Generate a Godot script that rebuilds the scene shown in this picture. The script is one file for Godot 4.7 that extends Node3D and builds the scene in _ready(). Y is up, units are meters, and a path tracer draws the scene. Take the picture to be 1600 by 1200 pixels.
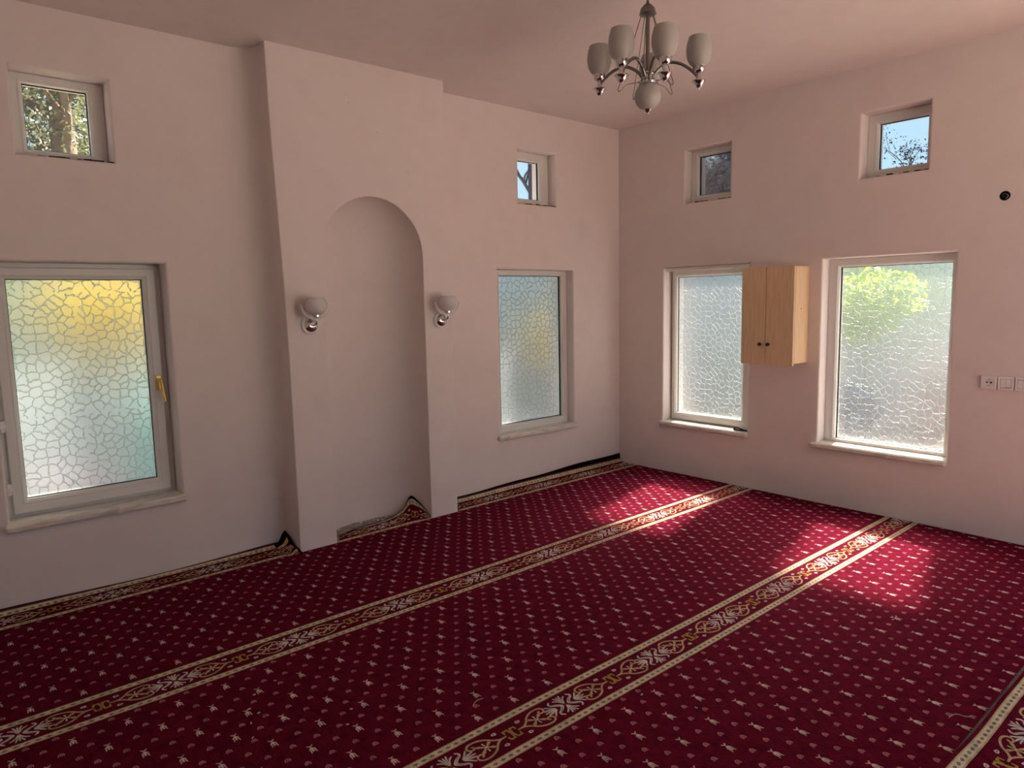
extends Node3D

# ---------------------------------------------------------------- mesh builder
class MB:
	var v := PackedVector3Array()
	var n := PackedVector3Array()
	var uv := PackedVector2Array()
	var uv2 := PackedVector2Array()
	var ix := PackedInt32Array()
	var xf := Transform3D()

	func auto_uv(p: Vector3, m: Vector3) -> Vector2:
		var a := m.abs()
		if a.z >= a.x and a.z >= a.y:
			return Vector2(p.x, -p.y)
		if a.x >= a.y:
			return Vector2(p.z, -p.y)
		return Vector2(p.x, p.z)

	func vert(p: Vector3, m: Vector3, t: Vector2) -> int:
		v.append(xf * p)
		n.append((xf.basis * m).normalized())
		uv.append(t)
		uv2.append(t)
		return v.size() - 1

	func face(a: int, b: int, c: int) -> void:
		var g := (v[b] - v[a]).cross(v[c] - v[a])
		if g.dot(n[a] + n[b] + n[c]) > 0.0:
			ix.append_array([a, c, b])
		else:
			ix.append_array([a, b, c])

	func tri(a: Vector3, b: Vector3, c: Vector3, m: Vector3) -> void:
		var i := vert(a, m, auto_uv(a, m))
		vert(b, m, auto_uv(b, m))
		vert(c, m, auto_uv(c, m))
		face(i, i + 1, i + 2)

	func quad(a: Vector3, b: Vector3, c: Vector3, d: Vector3, m: Vector3) -> void:
		quadn(a, b, c, d, m, m, m, m)

	func quadn(a: Vector3, b: Vector3, c: Vector3, d: Vector3, na: Vector3, nb: Vector3, nc: Vector3, nd: Vector3) -> void:
		var m := na + nb + nc + nd
		var i := vert(a, na, auto_uv(a, m))
		vert(b, nb, auto_uv(b, m))
		vert(c, nc, auto_uv(c, m))
		vert(d, nd, auto_uv(d, m))
		face(i, i + 1, i + 2)
		face(i, i + 2, i + 3)

	func box(lo: Vector3, hi: Vector3, ch := 0.0) -> void:
		var ce := (lo + hi) / 2.0
		var h := (hi - lo) / 2.0
		if ch <= 0.0:
			ch = 0.00001
		var pt := func(ax: int, s: Vector3) -> Vector3:
			var r := Vector3.ZERO
			for k in 3:
				r[k] = s[k] * (h[k] if k == ax else h[k] - ch)
			return ce + r
		for ax in 3:
			var j := (ax + 1) % 3
			var k := (ax + 2) % 3
			for sg: float in [-1.0, 1.0]:
				var q := []
				for e in [[-1, -1], [1, -1], [1, 1], [-1, 1]]:
					var s := Vector3.ZERO
					s[ax] = sg
					s[j] = e[0]
					s[k] = e[1]
					q.append(pt.call(ax, s))
				var m := Vector3.ZERO
				m[ax] = sg
				quad(q[0], q[1], q[2], q[3], m)
		if ch < 0.0001:
			return
		for ax in 3:
			var j := (ax + 1) % 3
			var k := (ax + 2) % 3
			for e in [[-1, -1], [1, -1], [1, 1], [-1, 1]]:
				var s0 := Vector3.ZERO
				s0[j] = e[0]
				s0[k] = e[1]
				var s1 := s0
				s0[ax] = -1
				s1[ax] = 1
				quad(pt.call(j, s0), pt.call(j, s1), pt.call(k, s1), pt.call(k, s0), Vector3(s0[0] if ax != 0 else 0.0, s0[1] if ax != 1 else 0.0, s0[2] if ax != 2 else 0.0).normalized())
		for sx in [-1, 1]:
			for sy in [-1, 1]:
				for sz in [-1, 1]:
					var s := Vector3(sx, sy, sz)
					tri(pt.call(0, s), pt.call(1, s), pt.call(2, s), s.normalized())

	# profile of (radius, height); corners sharper than 40 degrees stay sharp
	func lathe(pr: PackedVector2Array, segs := 24, at := Transform3D()) -> void:
		var k := pr.size()
		var sn := []
		for i in k - 1:
			var d := pr[i + 1] - pr[i]
			sn.append(Vector2(d.y, -d.x).normalized())
		for i in k - 1:
			var n0: Vector2 = sn[i]
			var n1: Vector2 = sn[i]
			if i > 0 and n0.dot(sn[i - 1]) > 0.76:
				n0 = (n0 + sn[i - 1]).normalized()
			if i < k - 2 and n1.dot(sn[i + 1]) > 0.76:
				n1 = (n1 + sn[i + 1]).normalized()
			var base := v.size()
			for s in segs + 1:
				var a := TAU * s / segs
				var c := Vector3(cos(a), 0, sin(a))
				for e in 2:
					var q: Vector2 = pr[i + e]
					var m: Vector2 = n1 if e else n0
					vert(at * (c * q.x + Vector3(0, q.y, 0)), (at.basis * (c * m.x + Vector3(0, m.y, 0))).normalized(), Vector2(float(s) / segs, q.y))
			for s in segs:
				var b := base + s * 2
				if pr[i].x > 0.00001:
					face(b, b + 2, b + 1)
				if pr[i + 1].x > 0.00001:
					face(b + 1, b + 2, b + 3)

	func tube(pts: PackedVector3Array, r0: float, r1 := -1.0, segs := 10, caps := true) -> void:
		if r1 < 0.0:
			r1 = r0
		var k := pts.size()
		var t := (pts[1] - pts[0]).normalized()
		var side := t.cross(Vector3.UP if absf(t.y) < 0.9 else Vector3.RIGHT).normalized()
		var base := v.size()
		for i in k:
			var tn := (pts[mini(i + 1, k - 1)] - pts[maxi(i - 1, 0)]).normalized()
			side = (side - tn * side.dot(tn)).normalized()
			var up := tn.cross(side)
			var r := lerpf(r0, r1, float(i) / (k - 1))
			for s in segs + 1:
				var a := TAU * s / segs
				var m := side * cos(a) + up * sin(a)
				vert(pts[i] + m * r, m, Vector2(float(s) / segs, float(i) / k))
		for i in k - 1:
			for s in segs:
				var b := base + i * (segs + 1) + s
				face(b, b + 1, b + segs + 1)
				face(b + 1, b + segs + 2, b + segs + 1)
		if caps:
			for e in 2:
				var i := 0 if e == 0 else k - 1
				var m := (pts[0] - pts[1]).normalized() if e == 0 else (pts[k - 1] - pts[k - 2]).normalized()
				var r := r0 if e == 0 else r1
				var sd := m.cross(Vector3.UP if absf(m.y) < 0.9 else Vector3.RIGHT).normalized()
				var up := m.cross(sd)
				var c := vert(pts[i], m, Vector2.ZERO)
				for s in segs + 1:
					var a := TAU * s / segs
					vert(pts[i] + (sd * cos(a) + up * sin(a)) * r, m, Vector2.ZERO)
				for s in segs:
					face(c, c + 1 + s, c + 2 + s)

	# a mitred ring lying in the xy plane between rectangle a and rectangle b; profile (share of the way, z)
	func ring(a: Rect2, b: Rect2, pr: PackedVector2Array) -> void:
		for i in pr.size() - 1:
			var q := []
			for e in 2:
				var s := pr[i + e].x
				var lo := a.position.lerp(b.position, s)
				var hi := a.end.lerp(b.end, s)
				var z := pr[i + e].y
				q.append([Vector3(lo.x, lo.y, z), Vector3(hi.x, lo.y, z), Vector3(hi.x, hi.y, z), Vector3(lo.x, hi.y, z)])
			for k in 4:
				var k2 := (k + 1) % 4
				var p0: Vector3 = q[0][k]
				var p1: Vector3 = q[0][k2]
				var p2: Vector3 = q[1][k2]
				var p3: Vector3 = q[1][k]
				var m := (p1 - p0).cross(p3 - p0)
				if m.length() < 1e-12:
					m = (p2 - p1).cross(p3 - p2)
				quad(p0, p1, p2, p3, m.normalized())

	# a smooth sheet; f(i, j) gives [position, uv, uv2]; double-sided by a second skin when thick
	func sheet(nu: int, nv: int, f: Callable, up := Vector3.UP) -> void:
		var base := v.size()
		var ps := []
		for j in nv + 1:
			for i in nu + 1:
				ps.append(f.call(float(i) / nu, float(j) / nv))
		for j in nv + 1:
			for i in nu + 1:
				var l: Vector3 = ps[j * (nu + 1) + maxi(i - 1, 0)][0]
				var r: Vector3 = ps[j * (nu + 1) + mini(i + 1, nu)][0]
				var d: Vector3 = ps[maxi(j - 1, 0) * (nu + 1) + i][0]
				var u: Vector3 = ps[mini(j + 1, nv) * (nu + 1) + i][0]
				var m := (r - l).cross(u - d).normalized()
				if m.dot(up) < 0.0:
					m = -m
				var e = ps[j * (nu + 1) + i]
				vert(e[0], m, e[1])
				if e.size() > 2:
					uv2[uv2.size() - 1] = e[2]
		for j in nv:
			for i in nu:
				var b := base + j * (nu + 1) + i
				face(b, b + 1, b + nu + 1)
				face(b + 1, b + nu + 2, b + nu + 1)

	func mesh() -> ArrayMesh:
		var a := []
		a.resize(Mesh.ARRAY_MAX)
		a[Mesh.ARRAY_VERTEX] = v
		a[Mesh.ARRAY_NORMAL] = n
		a[Mesh.ARRAY_TEX_UV] = uv
		a[Mesh.ARRAY_TEX_UV2] = uv2
		a[Mesh.ARRAY_INDEX] = ix
		var m := ArrayMesh.new()
		m.add_surface_from_arrays(Mesh.PRIMITIVE_TRIANGLES, a)
		return m


# ---------------------------------------------------------------- nodes
var used := {}
var M := {}
var rng := RandomNumberGenerator.new()

func numbered(called: String) -> String:
	var k: int = used.get(called, 0)
	used[called] = k + 1
	return called if k == 0 else "%s_%03d" % [called, k]

func thing(called: String, label: String, category: String, at := Transform3D(), group := "") -> Node3D:
	var o := Node3D.new()
	o.name = numbered(called)
	add_child(o, true)
	o.transform = at
	tag(o, label, category, group)
	return o

func tag(o: Node3D, label: String, category: String, group := "") -> void:
	o.set_meta("label", label)
	o.set_meta("category", category)
	if group:
		o.set_meta("group", group)

func part(called: String, b: MB, m: Material, parent: Node3D, label := "") -> MeshInstance3D:
	var o := MeshInstance3D.new()
	o.name = numbered(called) if parent == self else called
	o.mesh = b.mesh()
	o.material_override = m
	o.cast_shadow = GeometryInstance3D.SHADOW_CASTING_SETTING_ON
	parent.add_child(o, true)
	if label:
		o.set_meta("label", label)
	return o

func struct(called: String, b: MB, m: Material, label: String, category: String, at := Transform3D()) -> MeshInstance3D:
	var o := MeshInstance3D.new()
	o.name = called
	o.mesh = b.mesh()
	o.material_override = m
	add_child(o, true)
	o.transform = at
	o.set_meta("kind", "structure")
	tag(o, label, category)
	return o

func pv(a: Array) -> PackedVector2Array:
	return PackedVector2Array(a)

func p3(a: Array) -> PackedVector3Array:
	return PackedVector3Array(a)

func curve(a: Array, steps := 24) -> PackedVector3Array:
	var c := PackedVector3Array()
	var k := a.size()
	for s in steps + 1:
		var t := float(s) / steps * (k - 1)
		var i := mini(int(t), k - 2)
		var f := t - i
		var p0: Vector3 = a[maxi(i - 1, 0)]
		var p1: Vector3 = a[i]
		var p2: Vector3 = a[i + 1]
		var q3: Vector3 = a[mini(i + 2, k - 1)]
		c.append(p1.cubic_interpolate(p2, p0, q3, f))
	return c


# ---------------------------------------------------------------- materials
func mat(c: Color, rough := 0.8, metal := 0.0, spec := 0.5) -> StandardMaterial3D:
	var m := StandardMaterial3D.new()
	m.albedo_color = c
	m.roughness = rough
	m.metallic = metal
	m.metallic_specular = spec
	return m

func noise(freq: float, octaves := 4, sd := 1, kind := FastNoiseLite.TYPE_SIMPLEX_SMOOTH) -> FastNoiseLite:
	var f := FastNoiseLite.new()
	f.noise_type = kind
	f.frequency = freq
	f.fractal_octaves = octaves
	f.seed = sd
	return f

func noise_tex(f: FastNoiseLite, size: int, ramp: Array) -> NoiseTexture2D:
	var t := NoiseTexture2D.new()
	t.width = size
	t.height = size
	t.seamless = true
	t.noise = f
	t.generate_mipmaps = false
	if ramp:
		var g := Gradient.new()
		var o := PackedFloat32Array()
		var c := PackedColorArray()
		for r in ramp:
			o.append(r[0])
			c.append(r[1])
		g.offsets = o
		g.colors = c
		t.color_ramp = g
	return t

func grey(x: float) -> Color:
	return Color(x, x, x)

func make_materials() -> void:
	# whitewashed plaster: a soft unevenness of the trowel and a fine grain
	var w := mat(Color(0.912, 0.866, 0.852), 0.9, 0.0, 0.3)
	w.albedo_texture = noise_tex(noise(0.004, 5, 3), 1024, [[0.0, Color(0.98, 0.975, 0.972)], [0.5, Color(1, 1, 1)], [1.0, Color(0.99, 0.987, 0.985)]])
	w.heightmap_enabled = true
	w.heightmap_texture = noise_tex(noise(0.012, 5, 7), 1024, [])
	w.heightmap_scale = 0.14
	w.uv1_triplanar = true
	w.uv1_world_triplanar = true
	w.uv1_scale = Vector3(0.6, 0.6, 0.6)
	M.plaster = w
	M.ceiling = w
	M.concrete = mat(Color(0.72, 0.67, 0.64), 0.95)
	M.concrete.albedo_texture = noise_tex(noise(0.02, 5, 5), 512, [[0.0, grey(0.7)], [1.0, grey(1.0)]])
	M.concrete.uv1_triplanar = true
	M.crumbs = mat(Color(0.85, 0.82, 0.8), 0.95)
	M.pvc = mat(Color(0.9, 0.89, 0.87), 0.38)
	M.gasket = mat(Color(0.05, 0.06, 0.06), 0.7)
	M.marble = mat(Color(0.9, 0.88, 0.85), 0.3)
	M.marble.albedo_texture = noise_tex(noise(0.006, 5, 21), 512, [[0.0, Color(0.8, 0.78, 0.75)], [0.45, Color(1, 1, 1)], [0.6, Color(0.97, 0.95, 0.92)], [1.0, Color(0.88, 0.86, 0.84)]])
	M.marble.uv1_scale = Vector3(1.2, 4.0, 1)
	M.gold = mat(Color(0.88, 0.74, 0.44), 0.35, 0.45)
	M.steel = mat(Color(0.75, 0.72, 0.68), 0.35, 0.6)
	M.chrome = mat(Color(0.82, 0.82, 0.82), 0.07, 1.0)
	M.nickel = mat(Color(0.5, 0.48, 0.46), 0.28, 0.9)
	M.opal = mat(Color(0.70, 0.68, 0.66), 0.42)
	M.opal.backlight_enabled = true
	M.opal.backlight = Color(0.35, 0.34, 0.33)
	M.gloss_opal = mat(Color(0.87, 0.85, 0.84), 0.1)
	M.gloss_opal.backlight_enabled = true
	M.gloss_opal.backlight = Color(0.4, 0.4, 0.38)
	M.white_plastic = mat(Color(0.94, 0.93, 0.92), 0.35)
	M.black = mat(Color(0.02, 0.02, 0.02), 0.5)
	M.dark_plastic = mat(Color(0.09, 0.05, 0.05), 0.35)
	M.wire = mat(Color(0.5, 0.5, 0.5), 0.4)
	M.knob = mat(Color(0.16, 0.11, 0.07), 0.35, 0.4)
	M.stain = mat(Color(0.2, 0.13, 0.1), 1.0)
	# light maple veneer
	var wd := mat(Color(0.88, 0.76, 0.61), 0.45)
	wd.albedo_texture = noise_tex(noise(0.012, 5, 31), 512, [[0.0, Color(0.93, 0.9, 0.87)], [0.5, Color(0.98, 0.97, 0.96)], [1.0, Color(1, 1, 1)]])
	wd.uv1_scale = Vector3(7.0, 0.6, 1)
	M.maple = wd
	# patterned frosted glass: a net of raised ridges between cells of about five centimetres
	var cell := noise(0.0135, 1, 4, FastNoiseLite.TYPE_CELLULAR)
	cell.fractal_type = FastNoiseLite.FRACTAL_NONE
	cell.cellular_return_type = FastNoiseLite.RETURN_DISTANCE2_SUB
	cell.cellular_distance_function = FastNoiseLite.DISTANCE_HYBRID
	cell.cellular_jitter = 0.8
	cell.domain_warp_enabled = true
	cell.domain_warp_amplitude = 34.0
	cell.domain_warp_frequency = 0.022
	cell.domain_warp_fractal_type = FastNoiseLite.DOMAIN_WARP_FRACTAL_NONE
	M.cells = noise_tex(cell, 1024, [[0.0, grey(1.0)], [0.035, grey(0.8)], [0.075, grey(0.1)], [0.11, grey(0.0)], [1.0, grey(0.0)]])
	var fr := mat(Color(0.74, 0.775, 0.775, 0.04), 0.42)
	# fine unetched pinholes let a share of the sunlight straight through
	var pin := Image.create(512, 512, false, Image.FORMAT_RGBA8)
	var bytes := PackedByteArray()
	bytes.resize(512 * 512 * 4)
	bytes.fill(255)
	for i in 512 * 512:
		bytes[i * 4 + 3] = rng.randi() & 255
	pin.set_data(512, 512, false, Image.FORMAT_RGBA8, bytes)
	fr.albedo_texture = ImageTexture.create_from_image(pin)
	fr.transparency = BaseMaterial3D.TRANSPARENCY_ALPHA_SCISSOR
	fr.alpha_scissor_threshold = 0.46
	fr.refraction_enabled = true
	fr.refraction_scale = 0.05
	fr.heightmap_enabled = true
	fr.heightmap_texture = M.cells
	fr.heightmap_scale = 0.45
	fr.uv1_scale = Vector3(1.7, 1.7, 1)
	M.frosted_sun = fr
	var fs: StandardMaterial3D = fr.duplicate()
	fs.albedo_texture = null
	fs.transparency = BaseMaterial3D.TRANSPARENCY_DISABLED
	fs.roughness = 0.44
	fs.heightmap_scale = 0.42
	M.frosted = fs
	# clear panes with years of dust on them
	var cl := mat(Color(0.42, 0.43, 0.44, 0.09), 0.2)
	cl.transparency = BaseMaterial3D.TRANSPARENCY_ALPHA
	M.clear = cl
	var smear := mat(Color(0.55, 0.58, 0.62, 0.5), 0.22)
	smear.transparency = BaseMaterial3D.TRANSPARENCY_ALPHA
	M.smeared = smear
	var op := mat(Color(0.9, 0.9, 0.9, 0.06), 0.05)
	op.transparency = BaseMaterial3D.TRANSPARENCY_ALPHA
	M.clean = op
	# woven carpet
	var cp := mat(Color(1, 1, 1), 1.0, 0.0, 0.1)
	cp.albedo_texture = ImageTexture.create_from_image(carpet_image())
	cp.detail_enabled = true
	cp.detail_blend_mode = BaseMaterial3D.BLEND_MODE_MUL
	cp.detail_uv_layer = BaseMaterial3D.DETAIL_UV_2
	cp.detail_albedo = noise_tex(noise(0.012, 7, 11), 1024, [[0.0, grey(0.78)], [0.5, grey(0.93)], [1.0, grey(1.0)]])
	cp.heightmap_enabled = true
	cp.heightmap_texture = noise_tex(noise(0.12, 2, 12), 512, [])
	cp.heightmap_scale = 0.25
	M.carpet = cp
	M.binding = mat(Color(0.13, 0.02, 0.04), 1.0, 0.0, 0.1)
	M.lint = mat(Color(0.75, 0.7, 0.66), 1.0)
	# outdoors
	M.paving = mat(Color(0.72, 0.7, 0.67), 0.95)
	M.paving.albedo_texture = noise_tex(noise(0.01, 5, 41), 512, [[0.0, grey(0.75)], [1.0, grey(1.0)]])
	M.paving.uv1_triplanar = true
	M.paving.uv1_scale = Vector3(0.5, 0.5, 0.5)
	M.earth = mat(Color(0.235, 0.235, 0.25), 1.0)
	M.pink_render = mat(Color(0.55, 0.38, 0.36), 0.95)
	M.grey_render = mat(Color(0.22, 0.25, 0.33), 0.95)
	M.pale_render = mat(Color(0.70, 0.73, 0.74), 0.95)
	M.white_render = mat(Color(0.88, 0.90, 0.90), 0.95)
	M.teal = mat(Color(0.30, 0.55, 0.56), 0.6)
	M.mauve = mat(Color(0.38, 0.32, 0.37), 0.9)
	M.leaf_navy = leaf(Color(0.17, 0.20, 0.30), 0.2)
	M.leaf_twig = mat(Color(0.20, 0.22, 0.30), 1.0, 0.0, 0.0)
	M.bark = mat(Color(0.45, 0.39, 0.32), 1.0)
	M.dark_bark = mat(Color(0.17, 0.18, 0.24), 1.0)
	M.twig = mat(Color(0.25, 0.24, 0.27), 1.0)
	M.leaf_lime = leaf(Color(0.43, 0.49, 0.16))
	M.leaf_yellow = leaf(Color(0.80, 0.71, 0.13))
	M.leaf_dark = leaf(Color(0.20, 0.23, 0.12))
	M.leaf_tree = leaf(Color(0.22, 0.235, 0.16), 0.3)
	M.leaf_blue = leaf(Color(0.36, 0.39, 0.43), 0.4)

func leaf(c: Color, through := 0.78) -> StandardMaterial3D:
	var m := mat(c, 0.6)
	m.backlight_enabled = true
	var top := maxf(c.r, maxf(c.g, c.b))
	m.backlight = Color(c.r / top, c.g / top, c.b / top) * through
	m.cull_mode = BaseMaterial3D.CULL_DISABLED
	return m


# ---------------------------------------------------------------- the carpet's woven pattern
const TW := 904          # pixels over 0.4701 m
const TH := 2048         # pixels over 1.068 m
const KX := 904.0 / 470.1
const KZ := 2048.0 / 1068.0
const BAND := 0.15       # where the border's centre lies in the tile

func stroke(im: Image, ox: float, oy: float, pts: Array, r0: float, r1: float, col: Color) -> void:
	var w := im.get_width()
	var h := im.get_height()
	var k := pts.size()
	for i in k - 1:
		var a := Vector2(ox + pts[i].x * KX, oy + pts[i].y * KZ)
		var b := Vector2(ox + pts[i + 1].x * KX, oy + pts[i + 1].y * KZ)
		var ra := lerpf(r0, r1, float(i) / (k - 1)) * KX
		var rb := lerpf(r0, r1, float(i + 1) / (k - 1)) * KX
		var rm := maxf(ra, rb) + 1.0
		var ab := b - a
		var l2 := maxf(ab.length_squared(), 0.0001)
		for y in range(maxi(floori(minf(a.y, b.y) - rm), 0), mini(ceili(maxf(a.y, b.y) + rm), h - 1) + 1):
			for x in range(floori(minf(a.x, b.x) - rm), ceili(maxf(a.x, b.x) + rm) + 1):
				var q := Vector2(x, y)
				var t := clampf((q - a).dot(ab) / l2, 0.0, 1.0)
				var c := clampf(0.5 + lerpf(ra, rb, t) - q.distance_to(a + ab * t), 0.0, 1.0)
				if c > 0.0:
					var xx := posmod(x, w)
					im.set_pixel(xx, y, im.get_pixel(xx, y).lerp(col, c))

func smooth2(a: Array, per := 5) -> Array:
	var out := []
	var k := a.size()
	for i in k - 1:
		for s in per:
			var f := float(s) / per
			out.append(a[i].cubic_interpolate(a[i + 1], a[maxi(i - 1, 0)], a[mini(i + 2, k - 1)], f))
	out.append(a[k - 1])
	return out

func carpet_image() -> Image:
	var im := Image.create(TW, TH, false, Image.FORMAT_RGB8)
	var red := Color(0.370, 0.052, 0.140)
	var deep := Color(0.25, 0.035, 0.085)
	var pale := Color(0.80, 0.68, 0.66)
	var rose := Color(0.72, 0.52, 0.53)
	var white := Color(0.84, 0.81, 0.77)
	var tan := Color(0.76, 0.66, 0.51)
	var beige := Color(0.85, 0.80, 0.69)
	var gold := Color(0.68, 0.56, 0.33)
	var olive := Color(0.53, 0.47, 0.36)
	im.fill(red)
	# the tulips and buds of the field
	for j in 17:
		var z := 165.0 + 54.4 * j - 54.4
		var py := BAND * TH + z * KZ
		if py > TH - 4:
			py -= TH
		for i in 6:
			var x := (124.8 + 78.35 * i) if posmod(j, 2) == 1 else (124.8 + 39.2 + 78.35 * i)
			var flower := false
			if posmod(j, 2) == 1:
				flower = posmod(i + (0 if posmod(j, 4) == 3 else 1), 2) == 0
			var px := fmod(x, 470.1) * KX
			if flower:
				stroke(im, px, py, [Vector2(0, -13), Vector2(-8, -20)], 2.8, 2.0, pale)
				stroke(im, px, py, [Vector2(0, -13), Vector2(8, -20)], 2.8, 2.0, pale)
				stroke(im, px, py, [Vector2(0, -14), Vector2(0, -10)], 2.0, 1.4, pale)
				stroke(im, px, py, smooth2([Vector2(-2, -5), Vector2(-7, 2), Vector2(-7, 13), Vector2(-9, 20)], 3), 3.4, 1.8, pale)
				stroke(im, px, py, smooth2([Vector2(2, -5), Vector2(7, 2), Vector2(7, 13), Vector2(9, 20)], 3), 3.4, 1.8, pale)
				stroke(im, px, py, [Vector2(0, -2), Vector2(0, 14)], 4.4, 2.6, white)
				stroke(im, px, py, [Vector2(-4, 3), Vector2(-3.4, 14)], 0.8, 0.8, deep)
				stroke(im, px, py, [Vector2(4, 3), Vector2(3.4, 14)], 0.8, 0.8, deep)
			else:
				stroke(im, px, py, smooth2([Vector2(-7.5, 8), Vector2(-7, -1), Vector2(0, -7), Vector2(7, -1), Vector2(7.5, 8)], 3), 1.8, 1.8, rose)
				stroke(im, px, py, [Vector2(-2.6, 8), Vector2(-1.6, -1)], 1.4, 1.4, rose)
				stroke(im, px, py, [Vector2(2.6, 8), Vector2(1.6, -1)], 1.4, 1.4, rose)
	# the border: two chains, and between them crosses, hearts and leaf clusters
	var cy := BAND * TH
	im.fill_rect(Rect2i(0, int(cy - 95 * KZ), TW, int(190 * KZ)), red)
	for s: float in [-1.0, 1.0]:
		var by := cy + s * 78.5 * KZ
		im.fill_rect(Rect2i(0, int(by - 16.5 * KZ), TW, int(33 * KZ)), tan)
		im.fill_rect(Rect2i(0, int(by - 11.0 * KZ), TW, int(22 * KZ)), beige)
		for e: float in [-1.0, 1.0]:
			im.fill_rect(Rect2i(0, int(by + e * 16.2 * KZ) - 1, TW, 3), deep)
		for i in 16:
			var ox := (i + 0.5) * 29.38 * KX
			stroke(im, ox, by, [Vector2(-7, 0), Vector2(0, 0)], 5.0, 8.2, white)
			stroke(im, ox, by, [Vector2(0, 0), Vector2(7, 0)], 8.2, 5.0, white)
			stroke(im, ox, by, [Vector2(-7, 0), Vector2(0, 0)], 2.6, 5.8, olive)
			stroke(im, ox, by, [Vector2(0, 0), Vector2(7, 0)], 5.8, 2.6, olive)
	for sx: float in [-1.0, 1.0]:
		for sz: float in [-1.0, 1.0]:
			var f := func(a: Array) -> Array:
				var o := []
				for q: Vector2 in a:
					o.append(Vector2(q.x * sx, q.y * sz))
				return o
			stroke(im, 0, cy, f.call([Vector2(3, 3), Vector2(6, 23), Vector2(22, 23), Vector2(23, 11)]), 5.6, 5.0, deep)
			stroke(im, 0, cy, f.call([Vector2(2, 2), Vector2(6, 23), Vector2(22, 23), Vector2(23, 11)]), 4.2, 3.6, gold)
			stroke(im, 0, cy, f.call([Vector2(47, 34), Vector2(54, 34)]), 7.0, 5.0, white)
			stroke(im, 0, cy, f.call([Vector2(48, 34), Vector2(53, 34)]), 3.0, 2.0, Color(0.6, 0.45, 0.45))
			# heart
			stroke(im, 0, cy, f.call(smooth2([Vector2(50, 1), Vector2(68, 12), Vector2(88, 32), Vector2(116, 44), Vector2(142, 44), Vector2(156, 33), Vector2(153, 20), Vector2(141, 16), Vector2(133, 22), Vector2(138, 29)])), 3.9, 3.4, tan)
			stroke(im, 0, cy, f.call([Vector2(98, 4), Vector2(84, 14)]), 3.0, 6.0, tan)
			stroke(im, 0, cy, f.call([Vector2(110, 4), Vector2(126, 16)]), 3.0, 6.0, tan)
			stroke(im, 0, cy, f.call([Vector2(104, 6), Vector2(106, 20)]), 1.6, 3.0, beige)
			# leaf cluster
			var ox := 235.05 * KX
			var leafs := [[[Vector2(16, -1), Vector2(21, 7), Vector2(34, 17), Vector2(46, 24), Vector2(49, 33), Vector2(41, 41)], 6.2, 3.0],
				[[Vector2(46, 3), Vector2(57, 14), Vector2(70, 29)], 4.6, 2.4], [[Vector2(48, 2), Vector2(64, 8), Vector2(84, 13)], 5.0, 2.4], [[Vector2(48, 0), Vector2(88, 0)], 4.0, 2.0],
				[[Vector2(2, 10), Vector2(11, 26), Vector2(25, 37)], 3.6, 2.6], [[Vector2(1, 10), Vector2(5, 30), Vector2(12, 48)], 4.4, 2.8], [[Vector2(0, 10), Vector2(0, 47)], 4.0, 2.0]]
			for lf in leafs:
				stroke(im, ox, cy, f.call(smooth2(lf[0])), lf[1], lf[2], white)
			for ln in [[Vector2(18, 3), Vector2(34, 19), Vector2(45, 27)], [Vector2(58, 9), Vector2(72, 19)], [Vector2(60, 3), Vector2(82, 5)], [Vector2(8, 26), Vector2(17, 38)], [Vector2(3, 24), Vector2(5, 42)]]:
				stroke(im, ox, cy, f.call(ln), 1.1, 0.9, Color(0.5, 0.42, 0.38))
		stroke(im, 0, cy, [Vector2(26 * sx, 0), Vector2(40 * sx, 0), Vector2(50 * sx, 0)], 3.0, 4.6, tan)
		stroke(im, 0, cy, [Vector2(100 * sx, 0), Vector2(108 * sx, 0)], 3.0, 3.0, beige)
	stroke(im, 235.05 * KX, cy, [Vector2(-3, 0), Vector2(3, 0)], 3.0, 3.0, Color(0.62, 0.25, 0.15))
	return im


# ---------------------------------------------------------------- the shell
const FRONT := Transform3D(Basis(Vector3(1, 0, 0), Vector3(0, 1, 0), Vector3(0, 0, 1)), Vector3.ZERO)
const RIGHT := Transform3D(Basis(Vector3(0, 0, 1), Vector3(0, 1, 0), Vector3(-1, 0, 0)), Vector3.ZERO)
const LEFT := Transform3D(Basis(Vector3(0, 0, -1), Vector3(0, 1, 0), Vector3(1, 0, 0)), Vector3(-4.69, 0, 0))
const BACK := Transform3D(Basis(Vector3(-1, 0, 0), Vector3(0, 1, 0), Vector3(0, 0, -1)), Vector3(0, 0, 5.3))
const TOP := 2.678
const TH_W := 0.26

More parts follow.
